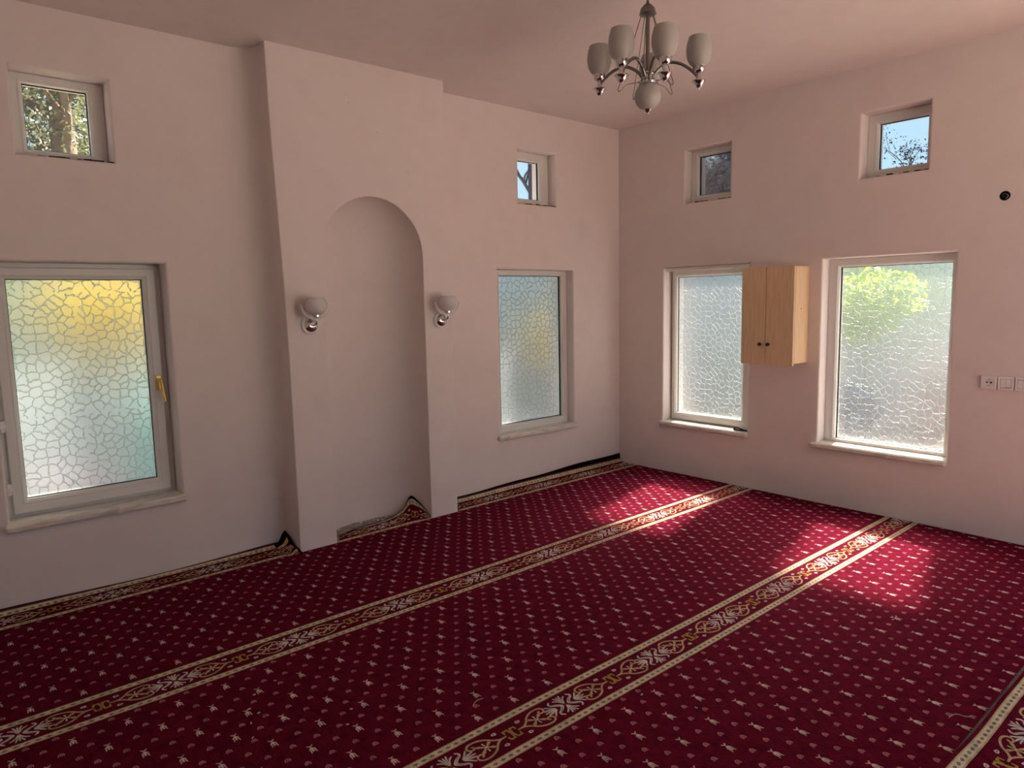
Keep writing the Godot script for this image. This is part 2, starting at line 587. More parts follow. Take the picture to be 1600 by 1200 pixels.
# a wall in its own plane, with openings whose edges are rounded plaster; round = Rect of a square patch left for a round hole
func wall(x0: float, x1: float, holes: Array, soft := 0.012) -> MB:
	var b := MB.new()
	var y0 := -0.2
	var y1 := TOP + 0.1
	var big: Array[Rect2] = []
	for h: Rect2 in holes:
		big.append(h.grow(soft))
	for side in 2:
		var hs: Array = big if side == 0 else holes
		var xs := [x0, x1]
		var ys := [y0, y1]
		for h: Rect2 in hs:
			xs.append_array([h.position.x, h.end.x])
			ys.append_array([h.position.y, h.end.y])
		xs.sort()
		ys.sort()
		for i in xs.size() - 1:
			for j in ys.size() - 1:
				var r := Rect2(xs[i], ys[j], xs[i + 1] - xs[i], ys[j + 1] - ys[j])
				if r.size.x < 1e-5 or r.size.y < 1e-5:
					continue
				var c := r.get_center()
				if hs.any(func(h: Rect2) -> bool: return h.has_point(c)):
					continue
				var z := 0.0 if side == 0 else -TH_W
				b.quad(Vector3(r.position.x, r.position.y, z), Vector3(r.end.x, r.position.y, z), Vector3(r.end.x, r.end.y, z), Vector3(r.position.x, r.end.y, z), Vector3(0, 0, 1 - 2 * side))
	for h: Rect2 in holes:
		var inw := [Vector3(0, 1, 0), Vector3(-1, 0, 0), Vector3(0, -1, 0), Vector3(1, 0, 0)]
		var steps := 5
		for s in steps:
			var qs := []
			var ns := []
			for e in 2:
				var a := PI / 2 * (s + e) / steps
				var r := h.grow(soft * (1.0 - sin(a)))
				var z := -soft * (1.0 - cos(a))
				qs.append([Vector3(r.position.x, r.position.y, z), Vector3(r.end.x, r.position.y, z), Vector3(r.end.x, r.end.y, z), Vector3(r.position.x, r.end.y, z)])
				ns.append(a)
			for k in 4:
				var k2 := (k + 1) % 4
				var n0: Vector3 = (inw[k] as Vector3) * sin(ns[0]) + Vector3(0, 0, cos(ns[0]))
				var n1: Vector3 = (inw[k] as Vector3) * sin(ns[1]) + Vector3(0, 0, cos(ns[1]))
				b.quadn(qs[0][k], qs[0][k2], qs[1][k2], qs[1][k], n0, n0, n1, n1)
		var c := [h.position, Vector2(h.end.x, h.position.y), h.end, Vector2(h.position.x, h.end.y)]
		for k in 4:
			var p: Vector2 = c[k]
			var q: Vector2 = c[(k + 1) % 4]
			b.quad(Vector3(p.x, p.y, -soft), Vector3(q.x, q.y, -soft), Vector3(q.x, q.y, -TH_W), Vector3(p.x, p.y, -TH_W), inw[k])
	for e in [[x0, -1], [x1, 1]]:
		b.quad(Vector3(e[0], y0, 0), Vector3(e[0], y1, 0), Vector3(e[0], y1, -TH_W), Vector3(e[0], y0, -TH_W), Vector3(e[1], 0, 0))
	return b

# x range, y range of each opening in its wall's own axes
const OPEN := {
	"L1": Rect2(-4.145, 0.384, 0.730, 1.188), "L2": Rect2(-1.28, 0.384, 0.7485, 1.188), "L3": Rect2(-3.982, 2.036, 0.380, 0.377), "L4": Rect2(-1.071, 2.036, 0.369, 0.377),
	"R1": Rect2(0.444, 0.384, 0.7255, 1.188), "R2": Rect2(1.676, 0.384, 0.7465, 1.188), "R3": Rect2(0.6316, 2.036, 0.377, 0.377), "R4": Rect2(1.884, 2.036, 0.373, 0.377),
}

func build_shell() -> void:
	var fb := MB.new()
	fb.box(Vector3(-5.0, -0.22, -0.3), Vector3(0.3, -0.010, 5.6))
	struct("floor", fb, M.concrete, "bare grey screed floor under the red carpet, seen inside the arched niche", "floor")
	var cb := MB.new()
	cb.box(Vector3(-5.0, TOP, -0.3), Vector3(0.3, TOP + 0.2, 5.6))
	struct("ceiling", cb, M.ceiling, "plain white plastered ceiling with the chandelier hanging from it", "ceiling")
	var niche_gap := Rect2(-2.8, -0.19, 0.93, 2.3)
	struct("wall_front", wall(-4.95, 0.26, [OPEN.L1, OPEN.L2, OPEN.L3, OPEN.L4, niche_gap]), M.plaster, "white plaster wall with the arched niche and four windows", "wall", FRONT)
	var hole := Rect2(2.596, 1.808, 0.072, 0.072)
	var rw := wall(0.0, 5.3, [OPEN.R1, OPEN.R2, OPEN.R3, OPEN.R4, Rect2(3.03, 0.384, 0.78, 1.188), Rect2(3.3, 2.036, 0.37, 0.37), Rect2(4.35, 0.0, 0.8, 2.0), hole.grow(-0.012)])
	# plaster round the open junction box
	var cc := hole.get_center()
	var ring := 32
	for s in ring:
		var a0 := TAU * s / ring
		var a1 := TAU * (s + 1) / ring
		var pts := []
		for a in [a0, a1]:
			var d := Vector2(cos(a), sin(a))
			var k := 0.0362 / maxf(absf(d.x), absf(d.y))
			pts.append(Vector3(cc.x + d.x * k, cc.y + d.y * k, 0.0004))
			pts.append(Vector3(cc.x + d.x * 0.0245, cc.y + d.y * 0.0245, 0.0004))
			pts.append(Vector3(cc.x + d.x * 0.0245, cc.y + d.y * 0.0245, -0.03))
		rw.quad(pts[0], pts[3], pts[4], pts[1], Vector3(0, 0, 1))
		rw.quad(pts[1], pts[4], pts[5], pts[2], Vector3(-cos((a0 + a1) / 2), -sin((a0 + a1) / 2), 0))
	struct("wall_right", rw, M.plaster, "white plaster wall with the small maple cabinet and four windows", "wall", RIGHT)
	struct("wall_left", wall(-5.3, 0.0, []), M.plaster, "white plaster wall along the near left side", "wall", LEFT)
	struct("wall_back", wall(-0.26, 4.95, [Rect2(0.45, 0.0, 2.2, 2.2)]), M.plaster, "white plaster wall with the wide entrance behind the viewer", "wall", BACK)
	for q in [["door_1", BACK, Rect2(0.45, 0.0, 2.2, 2.2), "white frame of the wide entrance behind the viewer", "door"], ["door_2", RIGHT, Rect2(4.35, 0.0, 0.8, 2.0), "white frame of the side door in the right wall", "door"], ["window_9", RIGHT, Rect2(3.03, 0.384, 0.78, 1.188), "open white window frame beyond the switches", "window"], ["window_10", RIGHT, Rect2(3.3, 2.036, 0.37, 0.37), "small high window frame beyond the switches", "window"]]:
		var r: Rect2 = q[2]
		var jb := MB.new()
		jb.ring(r.grow(-0.0015), r.grow(-0.045), pv([Vector2(0, -0.15), Vector2(0, -0.09), Vector2(0.9, -0.09), Vector2(1, -0.096), Vector2(1, -0.15), Vector2(0, -0.15)]))
		struct(q[0], jb, M.pvc, q[3], q[4], q[1])
	build_recess()

func build_recess() -> void:
	# the projecting pier with the arched niche: a flat face, two returns, an arch and a half-domed hollow
	var b := MB.new()
	var zf := 0.19
	var xl := func(y: float) -> float:
		return -2.887 - 0.036 * smoothstep(1.0, TOP, y)
	var xr := func(y: float) -> float:
		return -1.815 - 0.012 * smoothstep(0.6, TOP, y)
	var cx := -2.343
	var hw := 0.325
	var spring := 1.63
	var ylo := -0.2
	var soft := 0.006
	# outline of the niche mouth from left foot over the arch to right foot
	var mouth := []
	var away := []
	for i in 12:
		mouth.append(Vector2(cx - hw + 0.002, lerpf(ylo, spring, i / 12.0)))
		away.append(Vector2(-1, 0))
	for i in 41:
		var a := PI - PI * i / 40.0
		mouth.append(Vector2(cx + cos(a) * hw, spring + sin(a) * hw))
		away.append(Vector2(cos(a), sin(a)))
	for i in 12:
		mouth.append(Vector2(cx + hw, lerpf(spring, ylo, (i + 1) / 12.0)))
		away.append(Vector2(1, 0))
	# face: join each point of the mouth with the outer edge at the same height, then the part above the crown
	for i in mouth.size() - 1:
		var p: Vector2 = mouth[i] + away[i] * soft
		var q: Vector2 = mouth[i + 1] + away[i + 1] * soft
		var left := (p.x + q.x) / 2 < cx
		var po: float = xl.call(p.y) if left else xr.call(p.y)
		var qo: float = xl.call(q.y) if left else xr.call(q.y)
		b.quad(Vector3(p.x, p.y, zf), Vector3(q.x, q.y, zf), Vector3(qo + (soft if left else -soft), q.y, zf), Vector3(po + (soft if left else -soft), p.y, zf), Vector3(0, 0, 1))
		# rounded arris of the mouth
		for s in 3:
			var r := []
			for e in 2:
				var a := PI / 2 * (s + e) / 3.0
				for w in 2:
					var m: Vector2 = mouth[i + w]
					var o: Vector2 = away[i + w]
					var d := o * soft * (1 - sin(a))
					r.append(Vector3(m.x + d.x, m.y + d.y, zf - soft * (1 - cos(a))))
					r.append(Vector3(-o.x * sin(a), -o.y * sin(a), cos(a)))
			b.quadn(r[0], r[2], r[6], r[4], r[1], r[3], r[7], r[5])
	var crown := spring + hw + soft
	var ys := []
	for i in 9:
		ys.append(lerpf(crown, TOP + 0.01, i / 8.0))
	for i in 8:
		b.quad(Vector3(xl.call(ys[i]) + soft, ys[i], zf), Vector3(xr.call(ys[i]) - soft, ys[i], zf), Vector3(xr.call(ys[i + 1]) - soft, ys[i + 1], zf), Vector3(xl.call(ys[i + 1]) + soft, ys[i + 1], zf), Vector3(0, 0, 1))
	# returns, with rounded arrises and a soft cove where they meet the wall
	for i in 24:
		var ya := lerpf(ylo, TOP + 0.01, i / 24.0)
		var yb := lerpf(ylo, TOP + 0.01, (i + 1) / 24.0)
		for sd: float in [-1.0, 1.0]:
			var ea: float = xl.call(ya) if sd < 0 else xr.call(ya)
			var eb: float = xl.call(yb) if sd < 0 else xr.call(yb)
			var prof := []
			for s in 4:
				var a := PI / 2 * s / 3.0
				prof.append([Vector2(-soft * (1 - sin(a)), zf - soft * (1 - cos(a))), Vector2(sin(a), cos(a))])
			var co := lerpf(0.02, 0.12, smoothstep(0.1, 0.6, (ya + yb) / 2)) if sd < 0 else 0.015
			for s in 7:
				var a := PI / 2 * s / 6.0
				prof.append([Vector2(co * (1 - cos(a)), co * (1 - sin(a)) - 0.0005), Vector2(cos(a), sin(a))])
			for s in prof.size() - 1:
				var u: Vector2 = prof[s][0]
				var w: Vector2 = prof[s + 1][0]
				var nu: Vector2 = prof[s][1]
				var nw: Vector2 = prof[s + 1][1]
				b.quadn(Vector3(ea + sd * u.x, ya, u.y), Vector3(eb + sd * u.x, yb, u.y), Vector3(eb + sd * w.x, yb, w.y), Vector3(ea + sd * w.x, ya, w.y),
					Vector3(sd * nu.x, 0, nu.y), Vector3(sd * nu.x, 0, nu.y), Vector3(sd * nw.x, 0, nw.y), Vector3(sd * nw.x, 0, nw.y))
	# the hollow: a rounded-square plan, closed above by a half dome
	var depth := 0.275
	var plan := func(t: float) -> Vector2:
		var c := cos(t)
		var s := sin(t)
		var k := 2.0 / 2.8
		return Vector2(signf(c) * pow(absf(c), k), pow(absf(s), k))
	var rows := []
	for i in 9:
		rows.append(Vector2(lerpf(ylo, spring, i / 8.0), 1.0))
	for i in 16:
		var a := PI / 2 * (i + 1) / 16.0
		rows.append(Vector2(spring + hw * sin(a), cos(a)))
	b.sheet(36, rows.size() - 1, func(u: float, w: float) -> Array:
		var r: Vector2 = rows[roundi(w * (rows.size() - 1))]
		var q: Vector2 = plan.call(PI * u)
		return [Vector3(cx + q.x * hw * r.y, r.x, zf - soft - q.y * depth * r.y), Vector2(u, r.x)], Vector3(0, 0, 1))
	# masonry that closes the wall behind it
	b.box(Vector3(-2.84, -0.2, -TH_W - 0.02), Vector3(-1.83, 2.15, -TH_W + 0.06))
	struct("wall_niche", b, M.plaster, "white plastered pier projecting from the wall with a tall arched niche", "wall niche")


# ---------------------------------------------------------------- windows
func make_window(called: String, place: Transform3D, o: Rect2, pane: Rect2, d: float, glass: Material, casement: bool, sill: Array, label: String) -> Node3D:
	var t := Node3D.new()
	t.name = called
	add_child(t, true)
	t.transform = place
	t.set_meta("kind", "structure")
	tag(t, label, "window")
	var of := o.grow(-0.0015)
	var fb := MB.new()
	var front := -d
	var gz := -d - 0.034
	var inner := pane
	if casement:
		inner = Rect2(of.position.lerp(pane.position, 0.55), of.size.lerp(pane.size, 0.55))
		front = -d - 0.018
	fb.ring(of, inner, pv([Vector2(0, front - 0.06), Vector2(0, front), Vector2(0.86, front), Vector2(0.95, front - 0.005), Vector2(1, front - 0.016), Vector2(1, front - 0.06), Vector2(0, front - 0.06)]))
	part("frame", fb, M.pvc, t)
	if casement:
		var sb := MB.new()
		var outer := Rect2(of.position.lerp(pane.position, 0.30), of.size.lerp(pane.size, 0.30))
		sb.ring(outer, pane, pv([Vector2(0, front + 0.001), Vector2(0, -d - 0.004), Vector2(0.06, -d), Vector2(0.66, -d), Vector2(0.72, -d - 0.004), Vector2(0.74, -d - 0.002), Vector2(0.97, -d - 0.012), Vector2(1, -d - 0.02), Vector2(1, -d - 0.06), Vector2(0, -d - 0.06), Vector2(0, front + 0.001)]))
		part("sash", sb, M.pvc, t)
	else:
		var bb := MB.new()
		bb.ring(pane.grow(0.017), pane, pv([Vector2(0, front - 0.012), Vector2(0, front + 0.003), Vector2(0.25, front + 0.003), Vector2(0.9, front - 0.009), Vector2(1, front - 0.02), Vector2(1, gz), Vector2(0, front - 0.012)]))
		part("glazing_bead", bb, M.pvc, t)
	var gb := MB.new()
	gb.ring(pane.grow(0.001), pane.grow(-0.0035), pv([Vector2(0, gz + 0.0005), Vector2(0, gz + 0.006), Vector2(0.5, gz + 0.0075), Vector2(1, gz + 0.004), Vector2(1, gz + 0.0005), Vector2(0, gz + 0.0005)]))
	part("gasket", gb, M.gasket, t)
	var pb := MB.new()
	var g := pane.grow(0.008)
	pb.box(Vector3(g.position.x, g.position.y, gz - 0.005), Vector3(g.end.x, g.end.y, gz))
	part("pane", pb, glass, t, "patterned frosted glass pane" if glass == M.frosted or glass == M.frosted_sun else "clear dusty glass pane")
	if sill:
		var lb := MB.new()
		lb.box(Vector3(sill[0], o.position.y - 0.022, -d - 0.02), Vector3(sill[1], o.position.y + 0.014, 0.03), 0.009)
		part("window_sill", lb, M.marble, t, "white marble sill")
	return t

func chipped_edge(t: Node3D, o: Rect2, d: float, sd: int) -> void:
	# broken, dirty plaster along the foot of a small window
	var r := RandomNumberGenerator.new()
	r.seed = sd
	var b := MB.new()
	var x := o.position.x + 0.08
	while x < o.end.x - 0.01:
		var w := r.randf_range(0.012, 0.05)
		if r.randf() < 0.72:
			var z := r.randf_range(-0.035, -0.012)
			var h := r.randf_range(0.002, 0.007)
			b.xf = Transform3D(Basis(Vector3.UP, r.randf_range(-0.2, 0.2)), Vector3(x, o.position.y + 0.001, z))
			b.box(Vector3(0, 0, -0.012), Vector3(w, h, r.randf_range(0.002, 0.012)), 0.0015)
		x += w * r.randf_range(0.7, 1.3)
	b.xf = Transform3D()
	b.box(Vector3(o.end.x - 0.02, o.position.y, -d), Vector3(o.end.x - 0.001, o.position.y + 0.004, -0.004), 0.0015)
	var e := part("chipped_plaster", b, M.stain, t, "dirty broken plaster crumbs")
	e.set_meta("kind", "stuff")

func build_windows() -> void:
	var w := make_window("window_1", FRONT, OPEN.L1, Rect2(-4.062, 0.478, 0.562, 1.018), 0.105, M.frosted, true, [-4.168, -3.400], "large frosted casement window at the far left with a gold handle")
	# handle and hinges
	var h := MB.new()
	h.box(Vector3(-3.476, 0.935, -0.106), Vector3(-3.450, 1.010, -0.097), 0.003)
	part("handle_plate", h, M.gold, w, "brass coloured handle plate")
	var h2 := MB.new()
	h2.tube(curve([Vector3(-3.463, 0.985, -0.1), Vector3(-3.463, 0.985, -0.075), Vector3(-3.462, 0.978, -0.062), Vector3(-3.458, 0.94, -0.057), Vector3(-3.452, 0.88, -0.055)], 20), 0.0095, 0.0075, 12)
	part("handle", h2, M.gold, w, "brass coloured lever handle")
	for y in [0.83, 0.535]:
		var hb := MB.new()
		hb.box(Vector3(-4.139, y - 0.028, -0.118), Vector3(-4.118, y + 0.028, -0.096), 0.004)
		hb.box(Vector3(-4.141, y - 0.010, -0.118), Vector3(-4.114, y + 0.010, -0.094), 0.003)
		part("hinge", hb, M.white_plastic, w)
	make_window("window_2", FRONT, OPEN.L2, Rect2(-1.200, 0.450, 0.614, 1.082), 0.075, M.frosted, false, [-1.31, -0.520], "large frosted window between the arched niche and the room corner")
	w = make_window("window_3", FRONT, OPEN.L3, Rect2(-3.924, 2.082, 0.255, 0.289), 0.12, M.clear, false, [], "small high window at far left looking onto leafy trees")
	chipped_edge(w, OPEN.L3, 0.12, 3)
	w = make_window("window_4", FRONT, OPEN.L4, Rect2(-1.015, 2.087, 0.228, 0.267), 0.085, M.clear, false, [], "small high window right of the niche showing a tree trunk")
	chipped_edge(w, OPEN.L4, 0.085, 4)
	make_window("window_5", RIGHT, OPEN.R1, Rect2(0.497, 0.460, 0.563, 1.045), 0.09, M.frosted_sun, true, [0.42, 1.178], "large frosted casement window partly covered by the wooden cabinet")
	make_window("window_6", RIGHT, OPEN.R2, Rect2(1.743, 0.422, 0.631, 1.098), 0.095, M.frosted_sun, false, [1.635, 2.428], "large frosted window right of the wooden cabinet")
	w = make_window("window_7", RIGHT, OPEN.R3, Rect2(0.693, 2.092, 0.259, 0.276), 0.08, M.smeared, false, [], "small high window near the room corner with smeared grey glass")
	chipped_edge(w, OPEN.R3, 0.08, 7)
	w = make_window("window_8", RIGHT, OPEN.R4, Rect2(1.946, 2.090, 0.266, 0.266), 0.10, M.clear, false, [], "small high window at right showing pale sky above twigs")
	chipped_edge(w, OPEN.R4, 0.10, 8)


# ---------------------------------------------------------------- carpet
const ZC := 2.2095
func cuv(x: float, zt: float) -> Vector2:
	return Vector2((x + 3.0838) / 0.4701, (zt - ZC) / 1.068 + BAND)

func cuv2(x: float, zt: float) -> Vector2:
	return Vector2(x, zt) * 1.37

func warp(z: float) -> float:
	return z - 0.03 * (1.0 - smoothstep(0.05, 1.0, z))

# a stretch of carpet from z = 0.30 back to the wall and up it by lift(x)
func climbing(b: MB, x0: float, x1: float, lift: Callable, dark: MB) -> void:
	var path := func(x: float, s: float) -> Array:
		var h: float = lift.call(x)
		var r := minf(h, 0.05)
		var flat := 0.30 - (0.008 + r)
		var arc := r * PI / 2
		var total := flat + arc + (h - r)
		var l := total * s
		var p: Vector3
		if l < flat:
			p = Vector3(x, 0, 0.30 - l)
		elif l < flat + arc:
			var a := (l - flat) / r
			p = Vector3(x, r * (1 - cos(a)), 0.008 + r - r * sin(a))
		else:
			p = Vector3(x, r + (l - flat - arc), 0.008)
		return [p, warp(0.30) - l]
	var cut := func(x: float) -> float:   # share of the path at which the dark selvedge begins
		var h: float = lift.call(x)
		var r := minf(h, 0.05)
		var total := 0.30 - 0.008 - r + r * PI / 2 + h - r
		return clampf((warp(0.30) + 0.026) / total, 0.0, 1.0)
	b.sheet(60, 36, func(u: float, w: float) -> Array:
		var x := lerpf(x0, x1, u)
		var e: Array = path.call(x, w * float(cut.call(x)))
		return [e[0], cuv(x, e[1]), cuv2(x, e[1])], Vector3(0, 1, 0.5))
	dark.sheet(60, 8, func(u: float, w: float) -> Array:
		var x := lerpf(x0, x1, u)
		var e: Array = path.call(x, lerpf(cut.call(x), 1.0, w))
		return [(e[0] as Vector3) + Vector3(0, 0.001, 0.001), cuv(x, e[1])], Vector3(0, 1, 0.5))

func build_carpet() -> void:
	var t := thing("carpet", "dark red mosque carpet with white tulips and beige ornamental bands covering the floor", "carpet")
	var b := MB.new()
	var dk := MB.new()
	var dk2 := MB.new()
	# the broad flat field
	b.sheet(60, 70, func(u: float, w: float) -> Array:
		var x := lerpf(-4.66, -0.006, u)
		var z := lerpf(0.30, 3.158, w)
		var y := 0.002 * sin(x * 3.1 + z * 2.0) * sin(z * 2.3 - x) * smoothstep(0.3, 0.6, z)
		return [Vector3(x, y, z), cuv(x, warp(z)), cuv2(x, z)])
	# strips beside the pier that climb the wall, and the strip in front of the pier
	climbing(b, -4.66, -2.945, func(x: float) -> float: return 0.020 + 0.008 * sin(x * 4.0), dk)
	climbing(b, -1.79, -0.004, func(x: float) -> float: return 0.034 + 0.038 * smoothstep(-1.8, 0.0, x) + 0.003 * sin(x * 9.0), dk2)
	b.sheet(30, 4, func(u: float, w: float) -> Array:
		var x := lerpf(-2.945, -1.79, u)
		var z := lerpf(0.193, 0.30, w)
		return [Vector3(x, 0, z), cuv(x, warp(z)), cuv2(x, z)])
	part("pile", b, M.carpet, t)
	part("selvedge", dk, M.binding, t, "dark maroon selvedge")
	part("selvedge", dk2, M.binding, t, "dark maroon selvedge")
	# the tongue lying in the niche, curled up against its right jamb
	var edge := curve([Vector3(-2.635, 0.006, 0.15), Vector3(-2.60, 0.012, 0.105), Vector3(-2.46, 0.006, 0.05), Vector3(-2.33, 0.004, 0.03), Vector3(-2.21, 0.012, 0.02), Vector3(-2.12, 0.048, 0.018), Vector3(-2.062, 0.118, 0.016), Vector3(-2.040, 0.085, 0.085), Vector3(-2.030, 0.03, 0.165)], 48)
	var fl := MB.new()
	var fd := MB.new()
	var tongue := func(u: float, w: float) -> Vector3:
		var e: Vector3 = edge[roundi(u * 48)]
		var f := Vector3(lerpf(-2.662, -2.018, u), 0.0, 0.192)
		var p := f.lerp(e, w)
		p.y = e.y * w * w + 0.004 * sin(w * PI)
		return p
	var lift_t := func(u: float, w: float) -> float:
		return 0.165 - 0.185 * w * (1.0 - 0.55 * smoothstep(0.35, 0.0, u)) * (1.0 - 0.1 * smoothstep(0.8, 1.0, u))
	fl.sheet(48, 14, func(u: float, w: float) -> Array:
		var p: Vector3 = tongue.call(u, w * 0.93)
		var x := lerpf(-2.662, -2.018, u)
		return [p, cuv(x, lift_t.call(u, w)), cuv2(x, lift_t.call(u, w))])
	fd.sheet(48, 2, func(u: float, w: float) -> Array:
		var p: Vector3 = tongue.call(u, 0.93 + 0.07 * w)
		return [p + Vector3(0, 0.0006, 0), Vector2.ZERO])
	part("niche_tongue", fl, M.carpet, t, "carpet edge curled up inside the niche")
	part("tongue_selvedge", fd, M.binding, t, "dark maroon selvedge")
	# the folded corner against the left side of the pier
	var cf := MB.new()
	var cfd := MB.new()
	var fold := func(u: float, w: float) -> Vector3:
		# u from the left to the pier, w from the front to the wall
		var x := lerpf(-2.965, -2.898, u)
		var z := lerpf(0.25, 0.014, w)
		var y := 0.030 * u * u * (0.4 + 0.6 * sin(w * PI)) + 0.075 * pow(w, 3.0) * (0.22 + 0.78 * pow(u, 1.5)) + 0.012 * sin(u * 7.0 + w * 9.0) * u * w
		return Vector3(x, maxf(y, 0.001), z)
	cf.sheet(12, 16, func(u: float, w: float) -> Array:
		var p: Vector3 = fold.call(u, w * 0.86)
		var zt := 0.22 - 0.25 * w
		return [p, cuv(p.x, zt), cuv2(p.x, zt)])
	cfd.sheet(12, 4, func(u: float, w: float) -> Array:
		return [fold.call(u, 0.86 + 0.14 * w), Vector2.ZERO])
	cfd.sheet(4, 16, func(u: float, w: float) -> Array:
		return [(fold.call(0.86 + 0.14 * u, w) as Vector3) + Vector3(0, 0.0008, 0), Vector2.ZERO])
	part("folded_corner", cf, M.carpet, t, "rumpled carpet corner against the pier")
	part("corner_selvedge", cfd, M.binding, t, "dark maroon selvedge")
	# the next roll: its edge laps up over the first
	var t2 := thing("carpet", "second roll of red carpet lapping over the first at the lower right corner", "carpet")
	var rb := MB.new()
	var eh := func(x: float) -> float:
		return 0.010 + 0.028 * smoothstep(-1.9, -2.5, x) + 0.003 * sin(x * 13.0)
	rb.sheet(50, 30, func(u: float, w: float) -> Array:
		var x := lerpf(-4.66, -0.006, u)
		var z := lerpf(3.172, 5.29, w * w)
		var y: float = 0.003 + float(eh.call(x)) * exp(-pow((z - 3.185) / 0.05, 2.0))
		return [Vector3(x, y, z), cuv(x, z), cuv2(x, z)])
	part("pile", rb, M.carpet, t2)
	var re := MB.new()
	re.sheet(50, 2, func(u: float, w: float) -> Array:
		var x := lerpf(-4.66, -0.006, u)
		var y: float = 0.003 + float(eh.call(x)) * exp(-pow((3.172 - 3.185) / 0.05, 2.0))
		return [Vector3(x, y * (1 - w) - 0.004 * w, 3.172 + 0.006 * w), Vector2.ZERO], Vector3(0, 0.2, -1))
	part("backing_edge", re, M.binding, t2, "dark lifted carpet edge")
	# lint
	var th := MB.new()
	th.tube(curve([Vector3(-3.088, 0.003, 2.012), Vector3(-3.073, 0.006, 2.002), Vector3(-3.052, 0.004, 1.995), Vector3(-3.033, 0.003, 1.998)], 12), 0.0011, -1, 6)
	tag(part("thread", th, M.lint, self), "short pale curved thread lying on the red field below the second band", "thread")
	th = MB.new()
	th.tube(curve([Vector3(-2.005, 0.003, 3.09), Vector3(-1.975, 0.007, 3.10), Vector3(-1.965, 0.006, 3.125), Vector3(-1.945, 0.004, 3.14)], 12), 0.0011, -1, 6)
	tag(part("thread", th, M.lint, self), "pale curled thread beside the overlapping carpet edge", "thread")
	var fx := MB.new()
	for q in [[-2.279, 2.394], [-1.422, 2.699], [-1.382, 2.697], [-3.655, 1.516], [-3.782, 1.588], [-3.705, 1.681], [-3.52, 1.40], [-3.61, 1.44], [-3.40, 1.75], [-3.45, 1.82], [-2.62, 2.35], [-2.55, 2.52], [-3.68, 1.60], [-3.64, 1.56], [-3.58, 1.66]]:
		fx.xf = Transform3D(Basis(Vector3.UP, rng.randf() * TAU), Vector3(q[0], 0.0055, q[1]))
		fx.box(Vector3(-0.005, -0.002, -0.002), Vector3(0.005, 0.0015, 0.002), 0.0008)
	fx.xf = Transform3D()
	var fo := part("lint_flecks", fx, M.lint, self)
	tag(fo, "white lint flecks scattered over the red carpet", "lint")
	fo.set_meta("kind", "stuff")
	# loose plaster in the niche
	var cr := MB.new()
	for i in 14:
		var a := rng.randf()
		var x := lerpf(-2.56, -2.12, a)
		cr.xf = Transform3D(Basis(Vector3(1, 2, 0.4).normalized(), rng.randf() * TAU), Vector3(x, -0.006, rng.randf_range(-0.068, -0.03) if rng.randf() < 0.7 else rng.randf_range(-0.03, 0.0)))
		var s := rng.randf_range(0.003, 0.008)
		cr.box(Vector3(-s, -s * 0.6, -s), Vector3(s, s * 0.6, s * 0.8), s * 0.3)
	cr.xf = Transform3D()
	var co := part("plaster_crumbs", cr, M.crumbs, self)
	tag(co, "white plaster crumbs along the foot of the arched niche", "rubble")
	co.set_meta("kind", "stuff")


